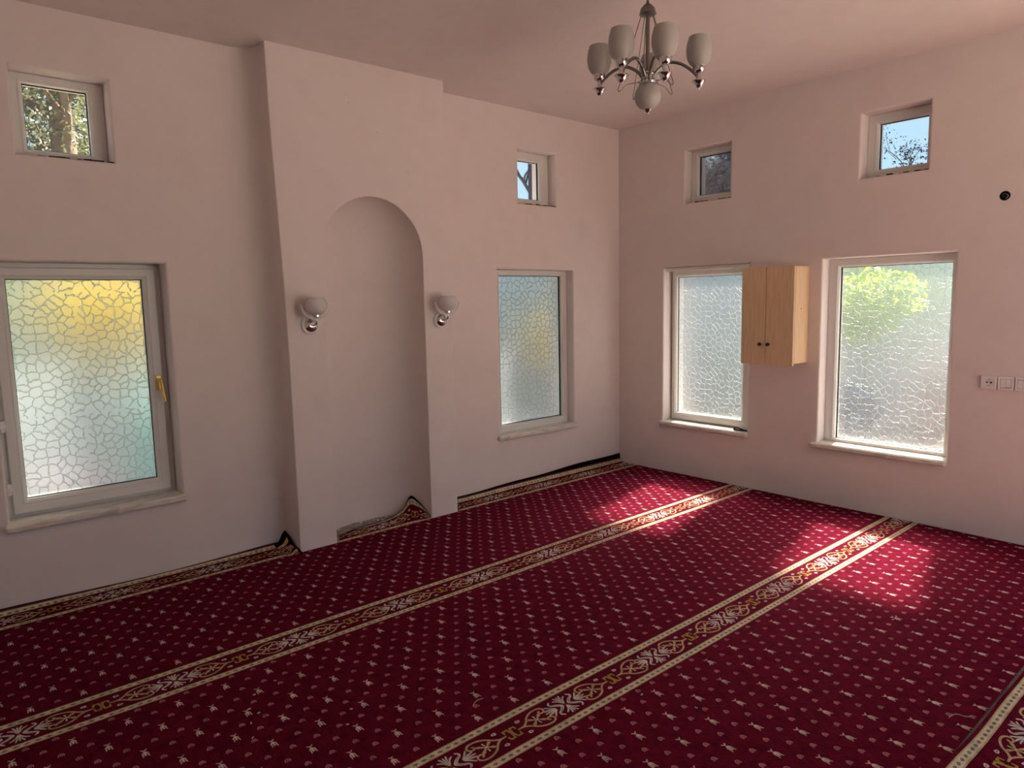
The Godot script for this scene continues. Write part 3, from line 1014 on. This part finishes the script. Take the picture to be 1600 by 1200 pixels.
# ---------------------------------------------------------------- things
func build_chandelier() -> void:
	var c := Vector3(-1.9, 0, 1.797)
	var t := thing("chandelier", "chrome chandelier with opal glass tulip shades hanging from the ceiling", "chandelier", Transform3D(Basis(), c))
	var b := MB.new()
	b.lathe(pv([Vector2(0, 2.252), Vector2(0.03, 2.254), Vector2(0.044, 2.262), Vector2(0.046, 2.270), Vector2(0.040, 2.276), Vector2(0.028, 2.284), Vector2(0.026, 2.30), Vector2(0.030, 2.305), Vector2(0.028, 2.312), Vector2(0.012, 2.318), Vector2(0, 2.318)]), 32)
	part("hub", b, M.chrome, t)
	b = MB.new()
	b.lathe(pv([Vector2(0, 2.30), Vector2(0.0085, 2.30), Vector2(0.0085, 2.546), Vector2(0, 2.546)]), 16)
	part("stem", b, M.nickel, t)
	b = MB.new()
	b.lathe(pv([Vector2(0, 2.546), Vector2(0.030, 2.546), Vector2(0.036, 2.550), Vector2(0.034, 2.556), Vector2(0.030, 2.572), Vector2(0.018, 2.586), Vector2(0.008, 2.592), Vector2(0.006, 2.602), Vector2(0, 2.604)]), 32)
	part("dome_cap", b, M.nickel, t)
	b = MB.new()
	b.tube(p3([Vector3(-0.004, 2.595, 0), Vector3(-0.006, 2.67, 0)]), 0.0025)
	b.tube(p3([Vector3(0.004, 2.595, 0), Vector3(0.006, 2.67, 0)]), 0.0025)
	b.lathe(pv([Vector2(0, 2.655), Vector2(0.035, 2.657), Vector2(0.045, 2.668), Vector2(0.046, 2.679), Vector2(0, 2.679)]), 28)
	part("ceiling_hook", b, M.nickel, t)
	# five arms, each with a cup, a shade and a finial
	var toward := Vector3(-0.784, 0, 0.62)
	var across := Vector3(0.62, 0, 0.784)
	for spec in [[-103.0, 0.005], [-29.0, -0.016], [18.5, -0.026], [95.0, -0.003], [176.0, 0.0]]:
		var dy: float = spec[1]
		var a := deg_to_rad(spec[0])
		var d := toward * cos(a) + across * sin(a)
		var R := 0.215
		b = MB.new()
		b.tube(curve([d * 0.022 + Vector3(0, 2.292, 0), d * 0.045 + Vector3(0, 2.322, 0), d * 0.09 + Vector3(0, 2.348, 0), d * 0.14 + Vector3(0, 2.342 + dy * 0.6, 0), d * 0.185 + Vector3(0, 2.314 + dy, 0), d * R + Vector3(0, 2.284 + dy, 0)], 28), 0.0072, 0.0066, 12)
		var arm := part("arm", b, M.nickel, t)
		var at := Transform3D(Basis.from_scale(Vector3(1, 0.9, 1)), d * R + Vector3(0, 2.232 * 0.1 + dy, 0))
		b = MB.new()
		b.lathe(pv([Vector2(0, 2.232), Vector2(0.004, 2.234), Vector2(0.006, 2.241), Vector2(0.012, 2.244), Vector2(0.019, 2.254), Vector2(0.023, 2.266), Vector2(0.029, 2.271), Vector2(0.029, 2.275), Vector2(0.012, 2.278), Vector2(0.010, 2.284), Vector2(0.010, 2.306), Vector2(0.014, 2.309), Vector2(0.022, 2.316), Vector2(0.026, 2.330), Vector2(0.027, 2.342), Vector2(0.024, 2.344), Vector2(0, 2.340)]), 28, at)
		part("cup", b, M.chrome, arm, "chrome lamp cup with pointed finial")
		b = MB.new()
		var prof := [Vector2(0.0235, 2.338), Vector2(0.030, 2.343), Vector2(0.040, 2.354), Vector2(0.048, 2.372), Vector2(0.0525, 2.395), Vector2(0.0535, 2.415), Vector2(0.0515, 2.438), Vector2(0.046, 2.462), Vector2(0.0425, 2.474)]
		var inner := []
		for q: Vector2 in prof:
			inner.push_front(Vector2(q.x - 0.003, q.y + (0.0 if q.y > 2.34 else 0.003)))
		b.lathe(pv(prof + inner), 36, at)
		part("shade", b, M.opal, arm, "frosted opal tulip shade")
	# decorative wires
	for deg: float in [-150.0, -75.0, -10.0, 55.0, 125.0]:
		var a := deg_to_rad(deg)
		var d := toward * cos(a) + across * sin(a)
		b = MB.new()
		b.tube(curve([d * 0.026 + Vector3(0, 2.55, 0), d * 0.052 + Vector3(0, 2.47, 0), d * 0.085 + Vector3(0, 2.37, 0), d * 0.112 + Vector3(0, 2.29, 0), d * 0.128 + Vector3(0, 2.243, 0), d * 0.120 + Vector3(0, 2.236, 0), d * 0.09 + Vector3(0, 2.262, 0), d * 0.035 + Vector3(0, 2.272, 0)], 40), 0.0019, -1, 6)
		part("wire", b, M.nickel, t, "thin bent metal wire")
	b = MB.new()
	b.lathe(pv([Vector2(0, 2.158), Vector2(0.018, 2.159), Vector2(0.034, 2.166), Vector2(0.048, 2.182), Vector2(0.056, 2.204), Vector2(0.056, 2.222), Vector2(0.050, 2.240), Vector2(0.041, 2.254), Vector2(0.038, 2.258), Vector2(0, 2.258)]), 40)
	part("globe", b, M.opal, t, "round frosted opal globe under the hub")
	b = MB.new()
	b.lathe(pv([Vector2(0, 2.136), Vector2(0.003, 2.138), Vector2(0.005, 2.145), Vector2(0.010, 2.148), Vector2(0.017, 2.155), Vector2(0.021, 2.162), Vector2(0.019, 2.165), Vector2(0, 2.163)]), 24)
	part("finial", b, M.chrome, t)

func build_sconce(x: float, y: float, label: String) -> void:
	var t := thing("wall_lamp", label, "wall lamp", Transform3D(Basis(), Vector3(x, y, 0.19)), "wall lamps beside the niche")
	var out := Transform3D(Basis(Vector3.RIGHT, PI / 2), Vector3.ZERO)
	var b := MB.new()
	b.lathe(pv([Vector2(0, -0.001), Vector2(0.050, -0.001), Vector2(0.050, 0.012), Vector2(0.047, 0.016), Vector2(0.040, 0.018), Vector2(0, 0.018)]), 36, out)
	part("wall_plate", b, M.white_plastic, t, "white round wall plate")
	b = MB.new()
	b.lathe(pv([Vector2(0.039, 0.018), Vector2(0.036, 0.026), Vector2(0.024, 0.034), Vector2(0.010, 0.037), Vector2(0, 0.037)]), 32, out)
	part("boss", b, M.chrome, t, "domed chrome boss")
	b = MB.new()
	b.tube(curve([Vector3(0, 0.0, 0.03), Vector3(0, 0.002, 0.066), Vector3(0, 0.014, 0.084), Vector3(0, 0.034, 0.088), Vector3(0, 0.05, 0.088)], 16), 0.006)
	b.lathe(pv([Vector2(0, 0.040), Vector2(0.012, 0.040), Vector2(0.019, 0.046), Vector2(0.020, 0.058), Vector2(0, 0.058)]), 20, Transform3D(Basis(), Vector3(0, 0, 0.088)))
	part("arm", b, M.chrome, t)
	b = MB.new()
	var prof := []
	for i in 15:
		var a := lerpf(-PI / 2 + 0.28, 0.74, i / 14.0)
		prof.append(Vector2(cos(a) * 0.058, 0.108 + sin(a) * 0.056))
	var inner := []
	for q: Vector2 in prof:
		inner.push_front(Vector2(q.x * 0.94, q.y + 0.0015))
	b.lathe(pv(prof + inner), 36, Transform3D(Basis(), Vector3(0, 0, 0.088)))
	part("glass_shade", b, M.gloss_opal, t, "glossy opal glass bowl shade")
	b = MB.new()
	var ring := PackedVector3Array()
	for i in 33:
		var a := lerpf(-PI - 0.05, 0.05, i / 32.0)
		ring.append(Vector3(cos(a) * 0.073, 0.108 + sin(a) * 0.073, 0.088))
	# flat band bent to a half ring, turned a little away from the wall
	var turn := Transform3D(Basis(Vector3.UP, -0.42), Vector3(0, 0, 0.088))
	b.xf = turn * Transform3D(Basis(), Vector3(0, 0, -0.088))
	for i in 32:
		var p := ring[i] - Vector3(0, 0.108, 0.088)
		var q2 := ring[i + 1] - Vector3(0, 0.108, 0.088)
		var cs := []
		for e: Vector3 in [p, q2]:
			var nrm := e.normalized()
			cs.append([e - nrm * 0.005 + Vector3(0, 0.108, 0.094), e + nrm * 0.005 + Vector3(0, 0.108, 0.094), e + nrm * 0.005 + Vector3(0, 0.108, 0.080), e - nrm * 0.005 + Vector3(0, 0.108, 0.080), nrm])
		b.quad(cs[0][0], cs[0][1], cs[1][1], cs[1][0], Vector3(0, 0, 1))
		b.quadn(cs[0][1], cs[0][2], cs[1][2], cs[1][1], cs[0][4], cs[0][4], cs[1][4], cs[1][4])
		b.quad(cs[0][2], cs[0][3], cs[1][3], cs[1][2], Vector3(0, 0, -1))
		b.quadn(cs[0][3], cs[0][0], cs[1][0], cs[1][3], -cs[0][4], -cs[0][4], -cs[1][4], -cs[1][4])
		if i == 0:
			b.quad(cs[0][0], cs[0][1], cs[0][2], cs[0][3], Vector3(0, 1, 0))
		if i == 31:
			b.quad(cs[1][0], cs[1][1], cs[1][2], cs[1][3], Vector3(0, 1, 0))
	part("ring", b, M.white_plastic, t, "white half ring cradling the shade")

func build_cabinet() -> void:
	# in the right wall's own axes: x along the room, z into it
	var t := thing("wall_cabinet", "light maple two-door cabinet hung on the wall between the two frosted windows", "cabinet", RIGHT)
	var z0 := 1.236
	var z1 := 1.596
	var y0 := 0.917
	var y1 := 1.532
	var b := MB.new()
	b.box(Vector3(z0, y0, 0.0), Vector3(z0 + 0.016, y1, 0.178), 0.0012)
	b.box(Vector3(z1 - 0.016, y0, 0.0), Vector3(z1, y1, 0.178), 0.0012)
	b.box(Vector3(z0 + 0.016, y0 + 0.001, 0.0), Vector3(z1 - 0.016, y0 + 0.017, 0.177), 0.0012)
	b.box(Vector3(z0 + 0.016, y1 - 0.017, 0.0), Vector3(z1 - 0.016, y1 - 0.001, 0.177), 0.0012)
	b.box(Vector3(z0 + 0.016, y0 + 0.017, 0.001), Vector3(z1 - 0.016, y1 - 0.017, 0.006))
	b.box(Vector3(z0 + 0.016, 1.20, 0.006), Vector3(z1 - 0.016, 1.216, 0.17), 0.0012)
	part("body", b, M.maple, t)
	for k in 2:
		var a := z0 - 0.001 if k == 0 else 1.4095
		var e := 1.4055 if k == 0 else z1 + 0.001
		b = MB.new()
		b.box(Vector3(a, y0 - 0.012, 0.183), Vector3(e, y1 + 0.001, 0.200), 0.0016)
		var dr := part("door", b, M.maple, t)
		b = MB.new()
		var kx := 1.378 if k == 0 else 1.436
		b.lathe(pv([Vector2(0, 0.199), Vector2(0.006, 0.199), Vector2(0.0055, 0.208), Vector2(0.011, 0.214), Vector2(0.0125, 0.220), Vector2(0.010, 0.226), Vector2(0, 0.228)]), 20, Transform3D(Basis(Vector3.RIGHT, PI / 2), Vector3(kx, 1.038, 0)))
		part("knob", b, M.knob, dr, "small dark round knob")
	b = MB.new()
	b.box(Vector3(z1 - 0.0005, 1.262, 0.10), Vector3(z1 + 0.002, 1.268, 0.106), 0.001)
	part("screw_cap", b, M.knob, t, "small dark screw cap on the side")

func build_electrics() -> void:
	var zc := [2.611, 2.689, 2.767]
	var names := ["white schuko power socket, nearest the window in the row of three plates", "white double rocker switch in the middle of the row of three plates", "white double rocker switch cut by the right edge, last of the row"]
	for k in 3:
		var t := thing("power_socket" if k == 0 else "light_switch", names[k], "socket" if k == 0 else "switch", RIGHT * Transform3D(Basis(), Vector3(zc[k], 0.860, 0)), "" if k == 0 else "rocker switches on the right wall")
		var b := MB.new()
		if k == 0:
			b.ring(Rect2(-0.036, -0.036, 0.072, 0.072), Rect2(-0.026, -0.026, 0.052, 0.052), pv([Vector2(0, 0), Vector2(0, 0.009), Vector2(0.2, 0.012), Vector2(0.9, 0.012), Vector2(1, 0.010), Vector2(1, 0)]))
			part("plate", b, M.white_plastic, t)
			b = MB.new()
			# insert with its round well
			var seg := 32
			for s in seg:
				var q := []
				for e in 2:
					var a := TAU * (s + e) / seg
					var d := Vector3(cos(a), sin(a), 0)
					var kk := 0.026 / maxf(absf(d.x), absf(d.y))
					q.append([d * kk + Vector3(0, 0, 0.011), d * 0.0195 + Vector3(0, 0, 0.011), d * 0.019 + Vector3(0, 0, 0.002), d])
				b.quad(q[0][0], q[1][0], q[1][1], q[0][1], Vector3(0, 0, 1))
				b.quadn(q[0][1], q[1][1], q[1][2], q[0][2], -q[0][3], -q[1][3], -q[1][3], -q[0][3])
				b.tri(q[0][2], q[1][2], Vector3(0, 0, 0.002), Vector3(0, 0, 1))
			part("insert", b, M.white_plastic, t)
			b = MB.new()
			for sx: float in [-0.0095, 0.0095]:
				b = MB.new()
				b.lathe(pv([Vector2(0.0042, 0.0018), Vector2(0.0042, 0.0032), Vector2(0, 0.0032)]), 14, Transform3D(Basis(Vector3.RIGHT, PI / 2), Vector3(sx, 0, 0)))
				part("pin_hole", b, M.black, t, "dark contact hole")
			b = MB.new()
			for sy: float in [-1.0, 1.0]:
				b = MB.new()
				b.box(Vector3(-0.003, minf(sy * 0.0185, sy * 0.014), 0.002), Vector3(0.003, maxf(sy * 0.0185, sy * 0.014), 0.0095), 0.0008)
				part("earth_clip", b, M.steel, t, "metal earth clip")
		else:
			b.ring(Rect2(-0.036, -0.036, 0.072, 0.072), Rect2(-0.024, -0.024, 0.048, 0.048), pv([Vector2(0, 0), Vector2(0, 0.009), Vector2(0.2, 0.012), Vector2(0.9, 0.012), Vector2(1, 0.008), Vector2(1, 0)]))
			part("plate", b, M.white_plastic, t)
			for s in 2:
				b = MB.new()
				var x0 := -0.0232 + s * 0.0236
				b.xf = Transform3D(Basis(Vector3.RIGHT, -0.07), Vector3(0, 0, 0.001))
				b.box(Vector3(x0, -0.0225, 0.0), Vector3(x0 + 0.0228, 0.0225, 0.0115), 0.0015)
				part("rocker", b, M.white_plastic, t)
	var j := thing("junction_box", "open round junction hole in the wall with loose grey wires", "junction box", RIGHT * Transform3D(Basis(), Vector3(2.632, 1.844, 0)))
	var c := MB.new()
	c.lathe(pv([Vector2(0, -0.045), Vector2(0.0235, -0.045), Vector2(0.0235, -0.002), Vector2(0.0244, 0.0012), Vector2(0.0215, 0.0012), Vector2(0.0215, -0.042), Vector2(0, -0.042)]), 32, Transform3D(Basis(Vector3.RIGHT, PI / 2), Vector3.ZERO))
	part("box", c, M.black, j)
	for w in [[Vector3(-0.012, -0.004, -0.03), Vector3(-0.012, 0.002, -0.006), Vector3(-0.004, 0.011, 0.001), Vector3(0.006, 0.008, 0.0), Vector3(0.010, -0.002, -0.02)], [Vector3(0.004, 0.0, -0.03), Vector3(0.012, 0.004, -0.004), Vector3(0.013, -0.006, 0.0), Vector3(0.003, -0.013, -0.002), Vector3(-0.006, -0.012, -0.02)]]:
		c = MB.new()
		c.tube(curve(w, 20), 0.0017, -1, 8)
		part("wire", c, M.wire, j, "loose grey wire")
	# the dark thing on the sill under the cabinet
	var s := thing("window_handle", "dark brown loose handle lying on the sill under the cabinet", "handle", RIGHT * Transform3D(Basis(), Vector3(1.125, 0.398, -0.012)))
	c = MB.new()
	c.tube(curve([Vector3(-0.065, 0.006, 0.0), Vector3(-0.055, 0.017, 0.0), Vector3(-0.03, 0.022, 0.0), Vector3(0.0, 0.016, 0.0), Vector3(0.045, 0.010, 0.0)], 20), 0.006, 0.0075, 10)
	c.tube(curve([Vector3(-0.065, 0.006, 0.0), Vector3(-0.03, 0.006, 0.004), Vector3(0.045, 0.008, 0.002)], 12), 0.0055, 0.007, 10)
	part("grip", c, M.dark_plastic, s)
	# nails left in the plaster
	for q in [[-2.483, 2.49, "tiny nail in the niche pier, the topmost of four"], [-2.470, 2.45, "tiny nail in the niche pier just below the topmost one"], [-2.297, 2.315, "tiny nail in the niche pier well above the arch's crown"], [-2.105, 2.115, "tiny nail in the niche pier above the arch's right shoulder"]]:
		var nb := MB.new()
		nb.lathe(pv([Vector2(0, -0.004), Vector2(0.001, -0.004), Vector2(0.001, 0.004), Vector2(0.0021, 0.004), Vector2(0.0021, 0.0048), Vector2(0, 0.005)]), 10, Transform3D(Basis(Vector3.RIGHT, PI / 2), Vector3(q[0], q[1], 0.19)))
		tag(part("nail", nb, M.wire, self), q[2], "nail", "nails in the pier plaster")
	# blind lath over the covered window
	var lath := MB.new()
	lath.box(Vector3(0.47, 1.548, -0.03), Vector3(1.172, 1.571, 0.004), 0.002)
	var lo := part("lintel_strip", lath, M.pvc, self)
	lo.transform = RIGHT
	tag(lo, "thin pale strip under the lintel of the window beside the cabinet", "strip")


# ---------------------------------------------------------------- outdoors
func leaf_cloud(b: MB, c: Vector3, rad: Vector3, count: int, size: float, r: RandomNumberGenerator) -> void:
	for i in count:
		var d := Vector3(r.randfn(), r.randfn(), r.randfn()).normalized() * pow(r.randf(), 0.45)
		var p := c + d * rad
		var u := Vector3(r.randfn(), r.randfn(), r.randfn()).normalized()
		var w := u.cross(Vector3(r.randfn(), r.randfn(), r.randfn())).normalized()
		var s := size * r.randf_range(0.6, 1.3)
		var m := u.cross(w)
		b.quad(p - u * s, p + w * s * 0.42, p + u * s, p - w * s * 0.42, m)

func shrub(called: String, at: Vector3, rad: Vector3, m: Material, label: String, sd: int, count := 1500, size := 0.05) -> void:
	var r := RandomNumberGenerator.new()
	r.seed = sd
	var t := thing(called, label, "shrub", Transform3D(Basis(), Vector3(at.x, -0.2, at.z)))
	var b := MB.new()
	for k in 3:
		var q := Vector3(r.randf_range(-0.5, 0.5) * rad.x, at.y + 0.2 + r.randf_range(-0.2, 0.5) * rad.y, r.randf_range(-0.5, 0.5) * rad.z)
		b.tube(curve([Vector3(q.x * 0.1, 0, q.z * 0.1), Vector3(q.x * 0.5, q.y * 0.5, q.z * 0.4), q], 8), 0.008, 0.004, 7)
	part("stem", b, M.bark, t)
	b = MB.new()
	for k in 7:
		var o := Vector3(r.randf_range(-0.55, 0.55) * rad.x, r.randf_range(-0.5, 0.5) * rad.y, r.randf_range(-0.55, 0.55) * rad.z)
		leaf_cloud(b, Vector3(0, at.y + 0.2, 0) + o, rad * 0.62, count / 7, size, r)
	var f := part("foliage", b, m, t)
	f.set_meta("kind", "stuff")

func branch(b: MB, p: Vector3, d: Vector3, l: float, rad: float, level: int, r: RandomNumberGenerator, tips: Array) -> void:
	var q := p + d * l * 0.5 + Vector3(r.randf_range(-1, 1), r.randf_range(-0.3, 0.6), r.randf_range(-1, 1)) * l * 0.07
	var e := p + d * l
	b.tube(curve([p, q, e], 5), rad, rad * 0.62, 7 if level > 1 else 5, false)
	if level == 0:
		tips.append(e)
		return
	tips.append(q)
	for k in (3 if level > 1 else 4):
		var s := Vector3(r.randfn(), r.randfn() * 0.6 + 0.45, r.randfn()).normalized()
		var at := p.lerp(e, r.randf_range(0.55, 1.0))
		branch(b, at, (d * 0.75 + s * 0.75).normalized(), l * r.randf_range(0.5, 0.72), rad * 0.5, level - 1, r, tips)

func tree(at: Vector3, h: float, rad: float, lean: Vector3, levels: int, bark: Material, leaves: Material, leaf_count: int, leaf_size: float, spread: float, label: String, sd: int) -> void:
	var r := RandomNumberGenerator.new()
	r.seed = sd
	var t := thing("tree", label, "tree", Transform3D(Basis(), Vector3(at.x, -0.2, at.z)))
	var b := MB.new()
	var tips := []
	b.tube(curve([Vector3.ZERO, lean * h * 0.25 + Vector3(0.04, h * 0.25, 0), lean * h * 0.5 + Vector3(0, h * 0.5, 0.03), lean * h * 0.75 + Vector3(0, h * 0.75, 0)], 12), rad, rad * 0.7, 14)
	part("trunk", b, bark, t)
	b = MB.new()
	for k in 7:
		var y := lerpf(0.38, 0.75, k / 6.0)
		var a := k * 2.4 + r.randf()
		branch(b, lean * h * y + Vector3(0, h * y, 0), Vector3(cos(a), r.randf_range(0.2, 0.9), sin(a)).normalized(), spread * r.randf_range(0.7, 1.1), rad * (0.4 if leaf_count else 0.16), levels, r, tips)
	part("branch", b, bark if leaf_count else M.twig, t)
	if leaf_count:
		b = MB.new()
		for q: Vector3 in tips:
			leaf_cloud(b, q, Vector3.ONE * spread * 0.28, maxi(leaf_count / tips.size(), 1), leaf_size, r)
		var f := part("foliage", b, leaves, t)
		f.set_meta("kind", "stuff")

func build_outdoors() -> void:
	var b := MB.new()
	b.box(Vector3(-40, -0.6, -40), Vector3(40, -0.22, 40))
	struct("ground", b, M.earth, "bare grey earth around the building", "ground")
	b = MB.new()
	b.box(Vector3(0.27, 2.72, -0.4), Vector3(1.05, 2.82, 5.7), 0.01)
	struct("trim_1", b, M.grey_render, "roof eave jutting out above the right wall", "eave")
	b = MB.new()
	b.box(Vector3(-8, -0.215, 5.62), Vector3(4, -0.05, 13))
	struct("terrace", b, M.paving, "pale paved terrace behind the entrance", "terrace")
	# seen through the frosted panes
	shrub("shrub", Vector3(-3.45, 1.30, -1.7), Vector3(0.42, 0.36, 0.4), M.leaf_yellow, "yellow leaved shrub blurred behind the far left frosted window", 1, 2400, 0.05)
	shrub("shrub", Vector3(-4.35, 1.35, -1.7), Vector3(0.3, 0.5, 0.4), M.leaf_lime, "green shrub at the left edge of the far left frosted window", 2)
	shrub("shrub", Vector3(0.06, 1.04, -0.95), Vector3(0.2, 0.27, 0.24), M.leaf_yellow, "yellow leaved shrub blurred behind the frosted window right of the niche", 3, 2000)
	shrub("shrub", Vector3(3.0, 1.22, 0.72), Vector3(0.42, 0.42, 0.44), M.leaf_lime, "lime green shrub blurred behind the frosted window right of the cabinet", 4, 2400)
	b = MB.new()
	b.lathe(pv([Vector2(0, -0.21), Vector2(0.17, -0.21), Vector2(0.19, 0.0), Vector2(0.205, 0.25), Vector2(0.19, 0.52), Vector2(0.17, 0.70), Vector2(0.15, 0.72), Vector2(0, 0.72)]), 28, Transform3D(Basis(), Vector3(-3.2, 0, -1.15)))
	tag(part("barrel", b, M.teal, self), "teal barrel blurred low behind the far left frosted window", "barrel")
	b = MB.new()
	b.box(Vector3(-4.0, -0.21, -1.2), Vector3(-3.52, 0.36, -0.85), 0.03)
	tag(part("planter", b, M.mauve, self), "mauve planter block blurred low behind the far left frosted window", "planter")
	b = MB.new()
	b.box(Vector3(2.9, -0.21, 1.55), Vector3(3.1, 0.62, 4.5), 0.02)
	b.box(Vector3(2.86, 0.62, 1.5), Vector3(3.14, 0.68, 4.55), 0.015)
	tag(part("garden_wall", b, M.pink_render, self), "low pink garden wall blurred behind the right frosted window", "wall")
	shrub("shrub", Vector3(1.13, 0.40, 1.40), Vector3(0.15, 0.26, 0.2), M.leaf_navy, "low dark blue shrub blurred at the foot of the right frosted window", 6, 2200)
	b = MB.new()
	b.box(Vector3(-9.0, -0.21, -4.2), Vector3(4.2, 1.72, -4.0), 0.02)
	b.box(Vector3(-9.05, 1.72, -4.25), Vector3(4.25, 1.79, -3.95), 0.015)
	tag(part("boundary_wall", b, M.white_render, self), "pale rendered boundary wall blurred behind the frosted windows beside the niche", "wall")
	b = MB.new()
	b.box(Vector3(4.4, -0.21, -3.9), Vector3(4.6, 1.72, 1.0), 0.02)
	b.box(Vector3(4.35, 1.72, -3.95), Vector3(4.65, 1.79, 1.05), 0.015)
	tag(part("boundary_wall", b, M.pale_render, self), "pale rendered boundary wall blurred behind the frosted windows by the cabinet", "wall")
	# seen through the small clear panes
	tree(Vector3(-2.95, 0, -5.0), 5.6, 0.15, Vector3(-0.02, 0, 0), 2, M.bark, M.leaf_tree, 22000, 0.035, 1.3, "leafy tree with a pale trunk outside the far left high window", 11)
	tree(Vector3(-3.4, 0, -9.2), 8.0, 0.16, Vector3(0.02, 0, 0), 2, M.dark_bark, M.leaf_tree, 24000, 0.055, 1.9, "dark leafy tree behind the pale trunk outside the far left high window", 12)
	tree(Vector3(2.86, 0, -4.0), 6.5, 0.23, Vector3(0.0, 0, 0), 1, M.dark_bark, M.leaf_dark, 0, 0.05, 0.9, "bare grey tree trunk outside the high window right of the niche", 13)
	tree(Vector3(9.9, 0, -1.55), 4.5, 0.055, Vector3(0, 0, 0), 2, M.twig, M.leaf_twig, 2600, 0.03, 0.72, "bare twiggy treetop outside the high window at right", 14)
	tree(Vector3(6.6, 0, -3.1), 5.2, 0.2, Vector3(0, 0, 0), 2, M.dark_bark, M.leaf_blue, 22000, 0.075, 1.25, "blue green tree filling the high window near the room corner", 15)


# ---------------------------------------------------------------- the scene
func _ready() -> void:
	rng.seed = 5
	# camera
	var cam := Camera3D.new()
	cam.name = "camera"
	cam.position = Vector3(-4.3977, 1.35, 3.7817)
	cam.rotation = Vector3(-0.1182, -0.7069, -0.0208)
	cam.fov = rad_to_deg(2.0 * atan(600.0 / 1089.99))
	cam.near = 0.05
	cam.far = 200.0
	add_child(cam)
	cam.current = true
	# sky and exposure
	var e := Environment.new()
	e.background_mode = Environment.BG_SKY
	var sm := ProceduralSkyMaterial.new()
	sm.sky_top_color = Color(0.62, 0.80, 0.95)
	sm.sky_horizon_color = Color(0.82, 0.96, 1.0)
	sm.sky_curve = 0.2
	sm.ground_horizon_color = Color(0.6, 0.6, 0.6)
	sm.ground_bottom_color = Color(0.5, 0.5, 0.5)
	sm.sky_energy_multiplier = 1.75
	sm.ground_energy_multiplier = 2.0
	var sky := Sky.new()
	sky.sky_material = sm
	e.sky = sky
	e.tonemap_mode = Environment.TONE_MAPPER_LINEAR
	e.tonemap_exposure = 0.40
	e.sdfgi_enabled = true
	e.ssao_enabled = true
	e.ssil_enabled = true
	var we := WorldEnvironment.new()
	we.name = "world_environment"
	we.environment = e
	add_child(we)
	# sun, from beyond the right wall
	var sun := DirectionalLight3D.new()
	sun.name = "sun"
	sun.light_color = Color(1.0, 0.95, 0.88)
	sun.light_energy = 66.0
	sun.light_angular_distance = 5.0
	sun.shadow_enabled = true
	sun.sky_mode = DirectionalLight3D.SKY_MODE_LIGHT_ONLY
	sun.look_at_from_position(Vector3.ZERO, Vector3(-1.0, -1.05, 0.25), Vector3.UP)
	add_child(sun)

	make_materials()
	build_shell()
	build_windows()
	build_carpet()
	build_cabinet()
	build_chandelier()
	build_sconce(-2.762, 1.243, "chrome wall lamp with opal bowl left of the arched niche")
	build_sconce(-1.908, 1.243, "chrome wall lamp with opal bowl right of the arched niche")
	build_electrics()
	build_outdoors()
